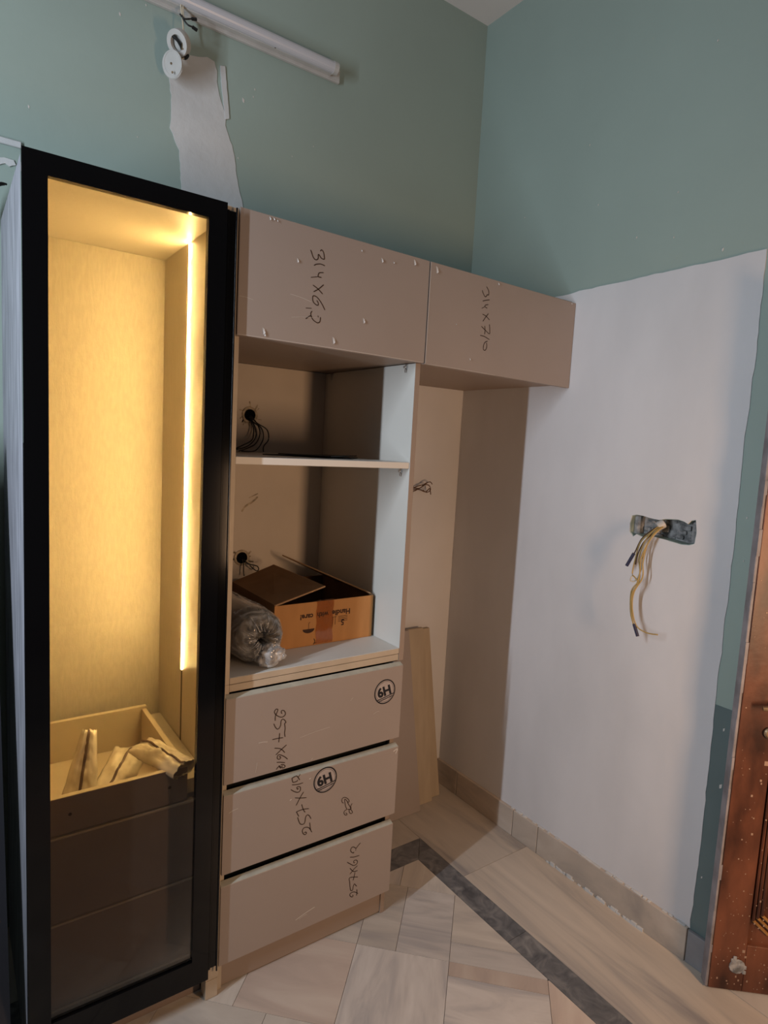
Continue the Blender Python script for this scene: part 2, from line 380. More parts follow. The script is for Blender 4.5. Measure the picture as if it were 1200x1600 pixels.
# walls
wb = struct('wall_back', (lambda bm: (bx(bm, ROOM_L, 120, 0, 120, -7, H), bm)[1])(bmesh.new()), M['green'], org=(0,0,0))
def bw(u, v, t): return (u, -t, v)       # on the back wall, t = how far it stands proud
pp = [(-1352,2770),(-1338,2700),(-1342,2600),(-1310,2540),(-1302,2442),(-1300,2300),(-1300,2150),(-1050,2150),(-1062,2300),(-1088,2426),(-1106,2485),(-1128,2593),(-1157,2665),(-1158,2700),(-1174,2735),(-1186,2775),(-1190,2825),(-1200,2852),(-1225,2857),(-1255,2846),(-1300,2838),(-1335,2820)]
bm = bmesh.new(); sheet(bm, ragged(pp, 14, 3.0, 2), [], bw, -.5, 2.0); struct('plaster_patch', bm, M['plaster'], wb)
bm = bmesh.new(); sheet(bm, ragged([(-1180,2846),(-1164,2850),(-1157,2800),(-1150,2738),(-1145,2690),(-1158,2684),(-1167,2740),(-1176,2800)], 9, 1.6, 5), [], bw, -.5, 4.0); struct('plaster_ridge', bm, M['plaster'], wb)
bm = bmesh.new()
for x, z, a in ((-1496,2878,9),(-1420,2935,6),(-1741,2531,8),(-1096,2767,13),(-1055,2816,6),(-1109,2575,5),(-1441,2541,4),(-1060,2790,5),(-820,2700,4),(-905,2640,4)):
    a *= .6; sheet(bm, ragged([(x-a*.4,z+a),(x+a*.5,z+a*.4),(x+a*.4,z-a),(x-a*.3,z-a*.5)], 3, 1, x), [], bw, -.4, 1.0)
struct('paint_chips', bm, M['scratch'], wb)['kind'] = 'stuff'
# lighter wall board behind the open cabinet and the wardrobe bay: white putty on the back wall
bm = bmesh.new(); sheet(bm, [(-1346,0),(-1,0),(-1,1885),(-1346,1885)], [], bw, -.5, 2.0); struct('putty_layer', bm, M['putty'], wb)
# old shelf trace at the far left of the back wall
bm = bmesh.new(); bx(bm, ROOM_L, -1760, -9, 0, 2409, 2426, 2); struct('plaster_ledge', bm, M['plaster'], wb)
bm = bmesh.new(); sheet(bm, ragged([(-2300,2372),(-1780,2372),(-1774,2360),(-1790,2352),(-1800,2358),(-1815,2350),(-2300,2350)],8,3,8), [], bw, -.5, 4.0); struct('plaster_ridge', bm, M['plaster'], wb)
# right wall, with the hole chased for a switch box
wr = None
hole = [(-916,1421),(-935,1426),(-957,1425),(-990,1420),(-1018,1418),(-1040,1424),(-1083,1428),(-1105,1424),(-1118,1418),(-1128,1430),(-1143,1434),(-1149,1400),(-1146,1357),(-1128,1350),(-1103,1348),(-1060,1353),(-1000,1359),(-962,1352),(-940,1358),(-929,1348),(-914,1362),(-911,1392)]
hole_in = [(-1032+(u+1032)*.985, 1390+(v-1390)*.96) for u, v in hole]
def rw(u, v, t): return (-t, u, v)
bm = bmesh.new(); sheet(bm, [(0,-7),(0,H),(-1340,H),(-1340,-7)], [hole_in], rw, -100, 0.0)
wr = struct('wall_right', bm, M['green'], org=(0,0,0))
bm = bmesh.new(); bx(bm, 50, 60, -1200, -860, 1300, 1480); struct('hole_back', bm, M['cement'], wr)
bm = bmesh.new()
for i in range(26):
    y = random.uniform(-1140, -925); z = random.uniform(1355, 1425); r = random.uniform(5, 16)
    bx(bm, 50-r*.8, 52, y-r, y+r, z-r*.5, z+r*.5, 2)
for y0, y1 in ((-1148,-1120), (-935,-912)): bx(bm, 18, 52, y0, y1, 1352, 1428, 6)
struct('mortar', bm, M['cement'], wr)['kind'] = 'stuff'
put = ragged([(-3,90),(-3,2200),(-250,2215),(-502,2225),(-800,2230),(-1000,2234),(-1264,2240),(-1268,1900),(-1262,1700),(-1268,1415),(-1266,900),(-1270,500),(-1268,112)], 26, 2.6, 4)
put = [(min(u, -1.5), max(v, 100)) for u, v in put]
bm = bmesh.new(); sheet(bm, put, [ragged(hole, 8, 1.2, 9)], rw, -.5, 3.0); struct('putty_layer', bm, M['putty'], wr)
bm = bmesh.new(); sheet(bm, [(-1255,-7),(-1340,-7),(-1340,869),(-1255,869)], [], rw, -.6, 1.0); struct('dado_paint', bm, M['green_dado'], wr)
bm = bmesh.new()
for y, z, a in ((-1135,2266,9),(-969,2340,5),(-831,2371,6),(-660,2524,5),(-302,2570,4),(-968,2481,5),(-1295,1460,6),(-1300,800,10),(-1310,620,14),(-1285,300,7),(-1300,1330,5),(-600,2750,5),(-1050,2900,6)):
    a *= .6; sheet(bm, ragged([(y-a*.4,z+a),(y+a*.5,z+a*.4),(y+a*.4,z-a),(y-a*.3,z-a*.5)], 3, 1, y), [], rw, .2, 1.8)
struct('paint_chips', bm, M['scratch'], wr)['kind'] = 'stuff'
struct('wall_left', (lambda bm: (bx(bm, ROOM_L-100, ROOM_L, ROOM_F, 0, -7, H), bm)[1])(bmesh.new()), M['green'], org=(ROOM_L,0,0))
struct('ceiling', (lambda bm: (bx(bm, ROOM_L, 1400, ROOM_F, 0, H, H+80), bm)[1])(bmesh.new()), M['ceiling'], org=(0,0,H))
# skirting of separate marble slabs along the right wall
sk = struct('baseboard_right', (lambda bm: (bx(bm, -8, -1, -1338, -1, 0, 108), bm)[1])(bmesh.new()), M['grout'], org=(0,0,0))
ye = [-2, -150, -505, -640, -1266]
for a, b in zip(ye, ye[1:]):
    struct('skirting_slab', (lambda bm: (bx(bm, -17, -2, b+1.2, a-1.2, 0, 114, 1.5), bm)[1])(bmesh.new()), M['skirt'], sk)
struct('skirting_slab', (lambda bm: (bx(bm, -15, -2, -1338, -1268, 0, 110, 1.5), bm)[1])(bmesh.new()), M['skirt_dark'], sk)
bm = bmesh.new()
for i in range(60):
    y = -700-random.random()**1.3*420; a = random.uniform(3, 11)
    bx(bm, -17-a*.55, -15, y-a, y+a, -1, random.uniform(3, 14), 1)
for i in range(34):
    y = random.uniform(-480, -1250); a = random.uniform(3, 16)
    bx(bm, -17+random.uniform(2,8), -3, y-a, y+a, 112, 114+random.uniform(1, 4), 1)
struct('plaster_droppings', bm, M['plaster'], sk)['kind'] = 'stuff'
# diagonal wall beyond the right wall, holding the wooden door
DO = Vector((-55, -1364, 0)); DD = Vector((.7508, -.6606, 0)); DN = Vector((-.6606, -.7508, 0))
def dp(s, t, z): p = DO+DD*s+DN*t; return (p.x, p.y, z)
def dbox(bm, s0, s1, t0, t1, z0, z1, bevel=0):
    vs = [bm.verts.new(dp(s, t, z)) for s in (s0, s1) for t in (t0, t1) for z in (z0, z1)]
    fs = [bm.faces.new([vs[i] for i in q]) for q in ((0,1,3,2),(4,6,7,5),(0,4,5,1),(2,3,7,6),(0,2,6,4),(1,5,7,3))]
    if bevel: bmesh.ops.bevel(bm, geom=list({e for f in fs for e in f.edges}), offset=bevel, segments=1, affect='EDGES')
bm = bmesh.new(); dbox(bm, 60, 1500, -180, -70, -7, H); struct('wall_diagonal', bm, M['green'], org=(0,-1400,0))
dr = struct('door_1', (lambda bm: (dbox(bm, 2, 100, -36, 0, 6, 2080, 1.5), bm)[1])(bmesh.new()), M['wood_red'], org=(0,-1400,0))
tag(dr, 'worn red-brown wooden panelled door at the right edge')
bm = bmesh.new(); dbox(bm, 660, 760, -36, 0, 6, 2080, 1.5); struct('stile', bm, M['wood_red'], dr)
for z0, z1 in ((6, 159), (960, 1080), (1960, 2080)):
    bm = bmesh.new(); dbox(bm, 100.8, 659.2, -36, -.8, z0, z1, 1.0); struct('rail', bm, M['wood_red'], dr)
for z0, z1 in ((159, 960), (1080, 1960)):
    bm = bmesh.new(); dbox(bm, 100, 660, -26, -13, z0, z1); struct('panel', bm, M['wood_red'], dr)
    bm = bmesh.new(); bm2 = bmesh.new()
    for k in range(3):      # three beads, corners cut at a slant
        o = k*11; c = 46; hgt = -8+k*2
        q = [(112+o, z0+80+c*.0+o), (112+o+c, z0+40+o), (648-o-c, z0+40+o), (648-o, z0+80+o), (648-o, z1-80-o), (648-o-c, z1-40-o), (112+o+c, z1-40-o), (112+o, z1-80-o)]
        for i in range(8):
            b_ = bm if i % 2 == 0 else bm2
            tube(b_, [dp(s, hgt, z) for s, z in (q[i], q[(i+1) % 8])], 4.6, 6, 1)
    struct('corner_moulding', bm, M['wood_gold'], dr); struct('moulding', bm2, M['wood_red'], dr)
bm = bmesh.new(); dbox(bm, -7, 2, -36, -3, 6, 2080, 1.5); tag(struct('door_edge', bm, M['door_edge'], dr), 'grey painted edge of the door')
bm = bmesh.new()   # ragged grey overpaint along the arris
z = 10
while z < 2070:
    h_ = random.uniform(15, 90); w_ = random.uniform(1, 7) if random.random() < .6 else 0
    if w_: dbox(bm, -7.5, w_-5, -3.5, 1.0, z, z+h_)
    z += h_
struct('overpaint', bm, M['door_edge'], dr)['kind'] = 'stuff'
bm = bmesh.new()
for i in range(150):
    s = random.uniform(6, 170); zz = random.uniform(20, 1500) if i > 60 else random.uniform(20, 330); a = random.choice((.6, .8, 1, 1.3, 2.0))
    dbox(bm, s-a, s+a, -.5, .7, zz-a*random.uniform(.6, 2), zz+a)
for s, zz, a in ((90,745,6),(92,140,4),(99,122,3),(60,640,3),(74,520,3),(80,690,3)):
    dbox(bm, s-a, s+a, -.5, .8, zz-a*1.3, zz+a, .5)
struct('paint_splashes', bm, M['chip'], dr)['kind'] = 'stuff'
bm = bmesh.new(); disc(bm, dp(78, -.5, 88), DN, 24, 3.5, 14, 1.5)
for i in range(14):
    a_ = random.uniform(0, 6.28); r_ = random.uniform(4, 26); dbox(bm, 78+r_*math.cos(a_)-5, 78+r_*math.cos(a_)+5, 0, random.uniform(2, 5), 86+r_*1.3*math.sin(a_)-6, 86+r_*1.3*math.sin(a_)+5, 1.2)
struct('patched_hole', bm, M['cement'], dr)
bm = bmesh.new(); disc(bm, dp(90, -.5, 930), DN, 17, 5, 20, 2); h = struct('handle_rose', bm, M['brass'], dr)
bm = bmesh.new(); tube(bm, [dp(92, 2, 930), dp(92, 26, 930), dp(82, 36, 928), dp(62, 36, 925), dp(44, 34, 923)], lambda t: 9-3*t, 10, 4); struct('lever', bm, M['brass'], h)
bm = bmesh.new(); disc(bm, dp(86, 0, 840), DN, 17, 12, 20, 4); struct('lock_knob', bm, M['brass'], dr)

# ================================================================ TALL DISPLAY CABINET
XL, XR = -1812, -1336
tc = empty('display_cabinet', ((XL+XR)/2, -300, 0), 'tall narrow cabinet with black framed glass door and golden lit interior', 'cabinet')
XI0, XI1 = XL+18, -1352      # inner faces
box('side_panel', (XL, XI0, -597, -2, 0, 2196), M['laminate_side'], tc)
box('side_panel', (XI1, XR-1, -589.5, -2, 0, 2196), M['linen'], tc)
tag(box('outer_film', (XL-2.5, XL, -598, -25, 2, 2195, ), M['film'], tc, .5), 'crinkled grey protective film on the outer side')
tag(box('front_edge_band', (XI1-20, XR, -597.5, -590, 60, 2194), M['edge'], tc, .6), 'pale front edge of the right side')
box('top_panel', (XI0, XI1, -596, -10, 2181, 2196), M['linen'], tc)
box('back_panel', (XI0, XI1, -10, -2, 60, 2181), M['linen'], tc, 0)
box('filler_strip', (-1391, XI1, -520, -500, 60, 581), M['dark_front'], tc)
box('deck_panel', (XI0, XI1, -560, -12, 66, 84), M['box_lam'], tc)
box('plinth', (XI0, XI1-20, -552, -536, 0, 66), M['dark_front'], tc)
tag(box('foot_block', (-1372, XR, -597, -560, 1, 58), M['edge'], tc), 'pale bare block under the right side')
# light strip set in a groove of the right side
tag(box('led_strip', (XI1-1.7, XI1-.2, -267, -260.5, 876, 2181), M['led'], tc, 0), 'glowing warm LED strip let into the right side')
box('strip_channel', (XI1-.6, XI1+2, -269, -258, 624, 876), M['ink'], tc, 0)
# two closed inner drawers
for z0, z1 in ((352, 580), (110, 342)):
    d = box('inner_drawer', (XI0+4, -1393, -526, -508, z0, z1), M['dark_front'], tc, 1.5)
    box('drawer_top_edge', (XI0+4, -1393, -526.3, -506, z1-1, z1+5), M['edge'], d, .8)
box('drawer_top_edge', (XI0+4, -1393, -525, -508, 100, 108), M['box_lam'], tc, .8)
# open box drawer without its front
zb, zt, yf, yb = 548, 688, -524, -85
db = empty('drawer_box', ((XI0+XI1)/2, -300, 585), '', '')
db.parent = tc; db.location = Vector(((XI0+XI1)/2, -300, 585))*MM-ORG[tc.name]
for k in ('label', 'category'):
    if k in db: del db[k]
xb0, xb1 = XI0+14, -1412
box('front_board', (xb0, xb1, yf, yf+16, 590, zt), M['dark_front'], db)
box('front_board_lining', (xb0+16, xb1-16, yf+16, yf+18, 566, zt), M['box_lam'], db, .3)
box('front_top_edge', (xb0, xb1, yf+.5, yf+16, zt, zt+1.2), M['box_lam'], db, .3)
box('back_board', (xb0, xb1, yb, yb+16, zb, zt+10), M['box_lam'], db)
box('side_board', (xb0, xb0+16, yf+16, yb, zb, zt), M['box_lam'], db)
box('side_board', (xb1-16, xb1, yf+16, yb, zb, zt+2), M['box_lam'], db)
box('bottom_board', (xb0+16, xb1-16, yf+18, yb, 558, 566), M['box_lam'], db)
box('runner', (xb1, XI1, -505, -30, 596, 640), M['linen'], db)
for x in (-1712, -1462):
    bm = bmesh.new(); disc(bm, (x, yf-.3, 640), (0,-1,0), 4.5, .8, 12, .2); obj('screw_hole', bm, M['ink'], db)

# ---- glass door: black glass border, clear pane, handle profile
ydf, ydb = -617, -599
W0, W1, WZ0, WZ1 = -1768, -1419, 158, 2148
door = empty('glass_door', ((XL-4+-1370)/2, -620, 90), '', '')
for k in ('label', 'category'):
    if k in door: del door[k]
door.parent = tc; door.location = Vector(((XL-4+-1370)/2, -620, 90))*MM-ORG[tc.name]
bm = bmesh.new(); x0, x1, z0, z1 = -1817, -1372, 84, 2194
def ywall(u, v, t): return (u, t, v)
sheet(bm, [(x0,z0),(x1,z0),(x1,z1),(x0,z1)], [[(W0,WZ0),(W1,WZ0),(W1,WZ1),(W0,WZ1)]], ywall, ydb, ydf)
bmesh.ops.bevel(bm, geom=[e for e in bm.edges if e.calc_face_angle(0) > .5], offset=.8, segments=1, affect='EDGES')
tag(obj('door_frame', bm, M['black'], door), 'gloss black border of the glass door')
box('glass_pane', (W0-1, W1+1, ydf+6, ydf+10, WZ0-1, WZ1+1), M['glass'], door, 0)
hp = box('handle_profile', (-1370.5, -1343.5, -609, -598, 108, 2180), M['black'], door, 1.2)
box('handle_lip', (-1370.5, -1365, -613, -609, 108, 2180), M['black'], hp, .8)
box('handle_lip', (-1347.5, -1343.5, -612.5, -609, 94, 2190), M['black'], hp, .6)
# packets in the open drawer box
def packet(name, c, L, Wd, T, ax_l, ax_w, label, seed, open_end=False, taper=0.0):
    """pillow bag: c centre, long axis ax_l, cross axis ax_w"""
    c = Vector(c); al = Vector(ax_l).normalized(); aw = Vector(ax_w); aw = (aw-al*aw.dot(al)).normalized(); an = al.cross(aw)
    root = empty(name, (c.x, c.y, c.z), label, 'packet', 'packets in the open drawer')
    bm = bmesh.new(); NU, NV = 30, 18; G = [[], []]
    for sd in (0, 1):
        for i in range(NU+1):
            row = []
            for j in range(NV+1):
                u = i/NU*2-1; v = j/NV*2-1
                if sd and (i in (0, NU) or j in (0, NV)) and not (open_end and i == NU): row.append(G[0][i][j]); continue
                prof = max(0, 1-abs(u)**3.5)**.6*max(0, 1-abs(v)**2.6)**.65
                if open_end and u > 0: prof = (1-abs(v)**2.4)**.6*(.9-.1*u) if abs(v) < 1 else 0
                nz = noise.noise(Vector((u*3.1+seed, v*2.6, seed+sd*5)))*.32+noise.noise(Vector((u*8+seed, v*7, seed+sd*9)))*.30
                th = T/2*(prof*(1+nz*1.1)); w_ = Wd/2*(1-taper*(u+1)/2)*(1-.07*prof*abs(v)+.06*noise.noise(Vector((u*4, seed, 0))))
                edge = 3*math.sin(j*2.2+seed)*max(0, abs(u)-.85)/.15
                l_ = L/2*u+edge*.4+(5*noise.noise(Vector((v*5, seed, 2))) if abs(u) > .9 else 0)
                row.append(bm.verts.new(c+al*l_+aw*(w_*v)+an*((th if sd == 0 else -th)+9*noise.noise(Vector((u*3, v*3, seed)))*(.5))))
            G[sd].append(row)
    for sd in (0, 1):
        for i in range(NU):
            for j in range(NV):
                q = [G[sd][i][j], G[sd][i+1][j], G[sd][i+1][j+1], G[sd][i][j+1]]
                q = list(dict.fromkeys(q))
                if len(q) >= 3:
                    try: bm.faces.new(q if sd == 0 else q[::-1])
                    except ValueError: pass
    obj('pouch', bm, M['packet'], root, smooth=True)
    bm = bmesh.new(); j = int(NV*.55)     # seam along the middle
    rows = []
    for i in range(NU+1):
        u = i/NU*2-1; v = j/NV*2-1
        prof = max(0, 1-abs(u)**3.5)**.6*max(0, 1-abs(v)**2.6)**.65
        if open_end and u > 0: prof = (1-abs(v)**2.4)**.6*(.9-.1*u)
        nz = noise.noise(Vector((u*3.1+seed, v*2.6, seed)))*.32+noise.noise(Vector((u*8+seed, v*7, seed)))*.16
        base = c+al*(L/2*u)+an*(T/2*prof*(1+nz*1.1)+9*noise.noise(Vector((u*3, v*3, seed)))*.5)
        rows.append([bm.verts.new(base+aw*(Wd/2*v*(1-taper*(u+1)/2)-3.5)+an*1.2), bm.verts.new(base+aw*(Wd/2*v*(1-taper*(u+1)/2))+an*6), bm.verts.new(base+aw*(Wd/2*v*(1-taper*(u+1)/2)+4.5)+an*1.2)])
    for i in range(NU):
        for k in range(2): bm.faces.new((rows[i][k], rows[i+1][k], rows[i+1][k+1], rows[i][k+1]))
    obj('seam', bm, M['packet_seam'], root, smooth=True)
    return root
packet('packet', (-1650,-340,655), 215, 105, 40, (.22,.42,.88), (-1,.2,0), 'crumpled cream packet standing upright at the left of the open drawer', 1.3, False, .62)
packet('packet', (-1562,-350,612), 210, 105, 40, (.48,.62,.32), (-.8,.6,.1), 'crumpled cream packet lying flat in the middle of the open drawer', 4.1)
packet('packet', (-1462,-442,694), 200, 84, 46, (.36,-.86,-.05), (.9,.35,.12), 'opened cream packet resting over the right front edge of the open drawer', 8.7, True)

# ================================================================ DRAWER CABINET (three fronts)
dc = empty('drawer_cabinet', (-1024, -300, 0), 'low cabinet with three taupe drawer fronts marked in pen', 'cabinet')
box('side_panel', (-1334, -1318, -580, -2, 0, 930), M['edge'], dc)
box('side_panel', (-748, -731, -580, -2, 0, 905), M['laminate_side'], dc)
tag(box('top_panel', (-1318, -731, -580, -2, 908, 929), M['edge'], dc), 'pale edged top board under the open cabinet')
box('bottom_panel', (-1318, -748, -578, -10, 92, 108), M['box_lam'], dc)
box('plinth', (-1334, -745, -575, -559, 4, 90), M['laminate_side'], dc)
for i, z in enumerate((618, 344)):
    bm = bmesh.new(); bx(bm, -1318, -748, -562, -556, z-30, z+32, 0); bx(bm, -1318, -748, -578, -562, z+28, z+32, 0); bx(bm, -1318, -748, -578, -562, z-30, z-26, 0)
    tag(obj('recess_profile', bm, M['gola'], dc), 'black finger recess between drawer fronts')
M['bare_edge'] = mat('bare_board_edge', (.40,.39,.33), .7, .2, var=.1, vscale=30)
def face(u, v): return (u, -600.5, v)
INK = {'overhead_left':[[(-1129,2137),(-1125,2129),(-1120,2119),(-1112,2114),(-1105,2119),(-1105,2129),(-1102,2129),(-1095,2122),(-1086,2121),(-1086,2128),(-1089,2139),(-1095,2144),(-1099,2140)],[(-1117,2098),(-1109,2103),(-1096,2106),(-1083,2104)],[(-1086,2085),(-1099,2082),(-1102,2077),(-1102,2071),(-1092,2071)],[(-1125,2065),(-1102,2071)],[(-1118,2046),(-1101,2038),(-1086,2027)],[(-1084,2053),(-1099,2039),(-1115,2028)],[(-1077,1985),(-1087,2000),(-1101,2014),(-1113,2018),(-1117,2013),(-1115,2002),(-1106,1995),(-1099,1995),(-1099,2001),(-1104,2007)],[(-1137,1981),(-1119,1983)],[(-1117,1976),(-1121,1969),(-1118,1959),(-1110,1951),(-1098,1947),(-1091,1952),(-1090,1964)],[(-1136,1952),(-1123,1962),(-1117,1960)],[(-1098,1967),(-1097,1962)]],'overhead_right':[[(-485,2146),(-480,2137),(-471,2128),(-465,2130),(-461,2136),(-455,2136),(-456,2149),(-467,2161)],[(-480,2112),(-465,2117),(-449,2121)],[(-453,2105),(-466,2101),(-468,2096),(-457,2092)],[(-482,2088),(-468,2096)],[(-477,2070),(-460,2066),(-443,2056)],[(-450,2076),(-462,2062),(-473,2047)],[(-442,2042),(-439,2026),(-439,2011),(-461,2021),(-478,2030)],[(-463,2034),(-460,2019),(-461,2006)],[(-481,2000),(-461,1999),(-437,1992)],[(-445,1986),(-457,1980),(-462,1969),(-462,1957),(-455,1954),(-449,1960),(-447,1971),(-450,1980)]],'drawer_top':[[(-1184,804),(-1184,816),(-1182,823),(-1178,831),(-1177,837),(-1182,839),(-1187,834),(-1186,827),(-1179,819),(-1168,812),(-1159,811),(-1152,817),(-1154,826),(-1160,831),(-1165,830),(-1165,824),(-1162,822)],[(-1188,796),(-1183,785),(-1176,777),(-1170,779),(-1166,787),(-1165,799),(-1160,804),(-1153,799),(-1149,791),(-1153,789),(-1151,774),(-1152,759),(-1150,747)],[(-1168,763),(-1169,747),(-1170,735)],[(-1191,748),(-1173,748),(-1156,746)],[(-1183,720),(-1169,716),(-1159,710),(-1149,698)],[(-1144,721),(-1160,711),(-1178,698)],[(-1139,675),(-1149,685),(-1164,695),(-1171,695),(-1173,687),(-1168,682),(-1162,684),(-1164,690),(-1167,688)],[(-1174,674),(-1161,671),(-1147,666)],[(-1175,652),(-1167,659),(-1160,652),(-1163,660),(-1168,661)],[(-1161,663),(-1153,662),(-1146,655),(-1151,651),(-1157,654),(-1155,660)]],'drawer_middle':[[(-1122,611),(-1120,602),(-1117,596),(-1104,596),(-1103,600)],[(-1122,610),(-1112,613),(-1106,613),(-1101,607),(-1095,597)],[(-1094,616),(-1101,607)],[(-1121,589),(-1102,585),(-1083,585)],[(-1124,575),(-1112,565),(-1099,559),(-1092,563),(-1092,573),(-1098,577),(-1104,576),(-1101,569),(-1098,572)],[(-1109,544),(-1091,538),(-1069,533)],[(-1080,555),(-1091,540),(-1104,518)],[(-1085,516),(-1079,498),(-1072,486)],[(-1059,494),(-1079,498),(-1100,497),(-1100,493),(-1093,479)],[(-1097,478),(-1093,465),(-1086,452),(-1075,449),(-1071,456),(-1069,470),(-1063,475),(-1056,469),(-1050,458)],[(-1054,447),(-1052,433),(-1050,422),(-1045,412)],[(-1049,420),(-1056,430),(-1065,435),(-1075,435),(-1079,427),(-1075,417),(-1069,412),(-1064,415),(-1067,420),(-1072,419)]],'drawer_bottom':[[(-859,313),(-867,307),(-876,300),(-885,307),(-893,308),(-897,300),(-893,292),(-885,286),(-884,290)],[(-876,300),(-877,291)],[(-898,276),(-882,271),(-861,269)],[(-908,262),(-895,251),(-882,241),(-871,242),(-867,249),(-873,257),(-882,257),(-881,250),(-877,250)],[(-896,237),(-885,223),(-877,218),(-865,217)],[(-866,235),(-878,229),(-885,223),(-895,215)],[(-875,215),(-878,198),(-881,188)],[(-862,193),(-879,199),(-896,202),(-894,186),(-892,171),(-888,155),(-881,154),(-879,166),(-875,173),(-870,167),(-865,161)],[(-864,150),(-863,139),(-864,127)],[(-858,132),(-870,142),(-881,146),(-890,144),(-890,137),(-883,130),(-878,131),(-880,136)]],'drawer_middle_scribble':[[(-933,474),(-939,479),(-940,489),(-934,493),(-925,490),(-916,482),(-912,474),(-916,472),(-926,484),(-930,485),(-928,474),(-925,461),(-919,448)],[(-919,473),(-912,461),(-906,450),(-908,445),(-917,448)],[(-900,463),(-905,455),(-903,445),(-910,444),(-909,435),(-903,429),(-897,431),(-901,439),(-906,445)],[(-920,448),(-927,446),(-930,440),(-926,432),(-920,429),(-918,432),(-923,438)]]}
fr = []
for k, (z0, z1, xa, xb, nm) in enumerate(((646, 902, -1335, -724, 'drawer_top'), (374, 619, -1334, -724, 'drawer_middle'), (92, 344, -1335, -728, 'drawer_bottom'))):
    bm = bmesh.new(); slab(bm, [(xa,-600,z0),(xa,-582,z0),(xa,-582,z1+1),(xa,-600,z1-6)], (xb-xa,0,0)); bmesh.ops.bevel(bm, geom=list(bm.edges), offset=.8, segments=1, affect='EDGES')
    d = obj('drawer', bm, M['laminate'], dc); fr.append(d)
    bm = bmesh.new(); slab(bm, [(xa+1.5,-599.3,z1-6),(xa+1.5,-583,z1),(xa+1.5,-583,z1+2),(xa+1.5,-599.6,z1-5)], (xb-xa-3,0,0)); obj('bare_top_edge', bm, M['bare_edge'], d)
    bm = bmesh.new()
    for st in INK[nm]: ribbon(bm, st, 2.6, face)
    tag(obj('marker_writing', bm, M['ink'], d), {'drawer_top': 'handwritten 257X619 running down', 'drawer_middle': 'handwritten 257X619 upside down', 'drawer_bottom': 'handwritten 257X612 upside down'}[nm])
bm = bmesh.new()
for st in INK['drawer_middle_scribble']: ribbon(bm, st, 2.3, face)
obj('marker_scribble', bm, M['ink'], fr[1])
def stamp(parent, cx, cz, ang):
    ca, sa = math.cos(ang), math.sin(ang)
    def f(e): return lambda u, v: (cx+u*ca-v*sa, -600.3-e, cz+u*sa+v*ca)
    bm = bmesh.new(); n = 48
    bm.faces.new([bm.verts.new(f(.1)(38*math.cos(2*math.pi*k/n), 38*math.sin(2*math.pi*k/n))) for k in range(n)])
    g = obj('stamp_ground', bm, M['logo_light'], parent)
    bm = bmesh.new(); ribbon(bm, [(39.5*math.cos(2*math.pi*k/24), 39.5*math.sin(2*math.pi*k/24)) for k in range(25)], 4.2, f(.3)); obj('stamp_ring', bm, M['logo_dark'], parent)
    bm = bmesh.new(); ribbon(bm, [(34.3*math.cos(2*math.pi*k/24), 34.3*math.sin(2*math.pi*k/24)) for k in range(25)], 1.1, f(.3)); obj('stamp_ring', bm, M['ink'], parent)
    bm = text_bm('6H', 44, lambda u, v: f(.5)(u*1.0-27.5, v*1.0-13), bold=1.9, shear=-.14)
    obj('stamp_letters', bm, M['logo_dark'], parent)
    bm = bmesh.new()
    ribbon(bm, [(-35,-20.5),(0,-19),(35,-16)], 3.2, f(.4)); ribbon(bm, [(-30,-26.5),(0,-25.2),(28,-23)], 3.0, f(.4))
    obj('stamp_underline', bm, M['logo_dark'], parent)
    bm = text_bm('- - - - - - -', 8, lambda u, v: f(.6)(u*1.2-24, v-24.5), bold=.3); obj('stamp_small_line', bm, M['logo_light'], parent)
stamp(fr[0], -794, 818, .15); stamp(fr[1], -1005, 573, .13)
def scratches(parent, L, yy=-600.6, nm='film_scratch'):
    bm = bmesh.new()
    for a, b, w_ in L: ribbon(bm, [a, ((a[0]+b[0])/2, (a[1]+b[1])/2+1.5), b], w_, lambda u, v: (u, yy, v))
    tag(obj(nm, bm, M['scratch'], parent), kind='stuff')
scratches(fr[0], [((-1234,748),(-1205,745),1.6),((-1100,733),(-998,743),.9),((-926,813),(-916,822),.9),((-835,750),(-812,756),.9),((-1240,660),(-1236,690),.9),((-1058,652),(-1052,656),1.4)])
scratches(fr[1], [((-1126,540),(-1120,542),2.6),((-1062,590),(-1057,592),2.8),((-1318,560),(-1290,566),1.2),((-745,600),(-728,606),4.5),((-735,590),(-727,604),3.6)])
scratches(fr[2], [((-1090,135),(-1022,152),2.4),((-1078,133),(-1050,139),1.2)])

# ================================================================ OPEN SHELF CABINET
oc = empty('open_cabinet', (-1024, -300, 930), 'open shelf cabinet with pale sides above the drawer fronts', 'cabinet')
box('side_panel', (-1335, -1319, -580, -12, 931, 1881), M['laminate_side'], oc)
sp = box('side_panel', (-730, -712, -580, -2, 906, 1881), M['white_lam'], oc)
box('outer_face', (-712, -711, -579.5, -2, 906, 1881), M['laminate_side'], sp, 0)
tag(box('edge_band', (-730, -711, -581, -580, 906, 1881), M['laminate_side'], sp, .3), 'taupe front edge')
tag(box('edge_band', (-1335, -1319, -581, -580, 931, 1881), M['edge'], oc, .3), 'pale front edge')
tag(box('bottom_panel', (-1318, -731, -580, -12, 931, 949), M['white_lam'], oc), 'pale bottom board')
box('edge_band', (-1318, -731, -581, -580, 931, 948.5), M['edge'], oc, .3)
tag(box('shelf', (-1318, -731, -578, -12, 1546, 1566), M['white_lam'], oc), 'pale fixed middle shelf')
box('back_panel', (-1334, -731, -10, -2, 931, 1881), M['inner_wall'], oc, 0)
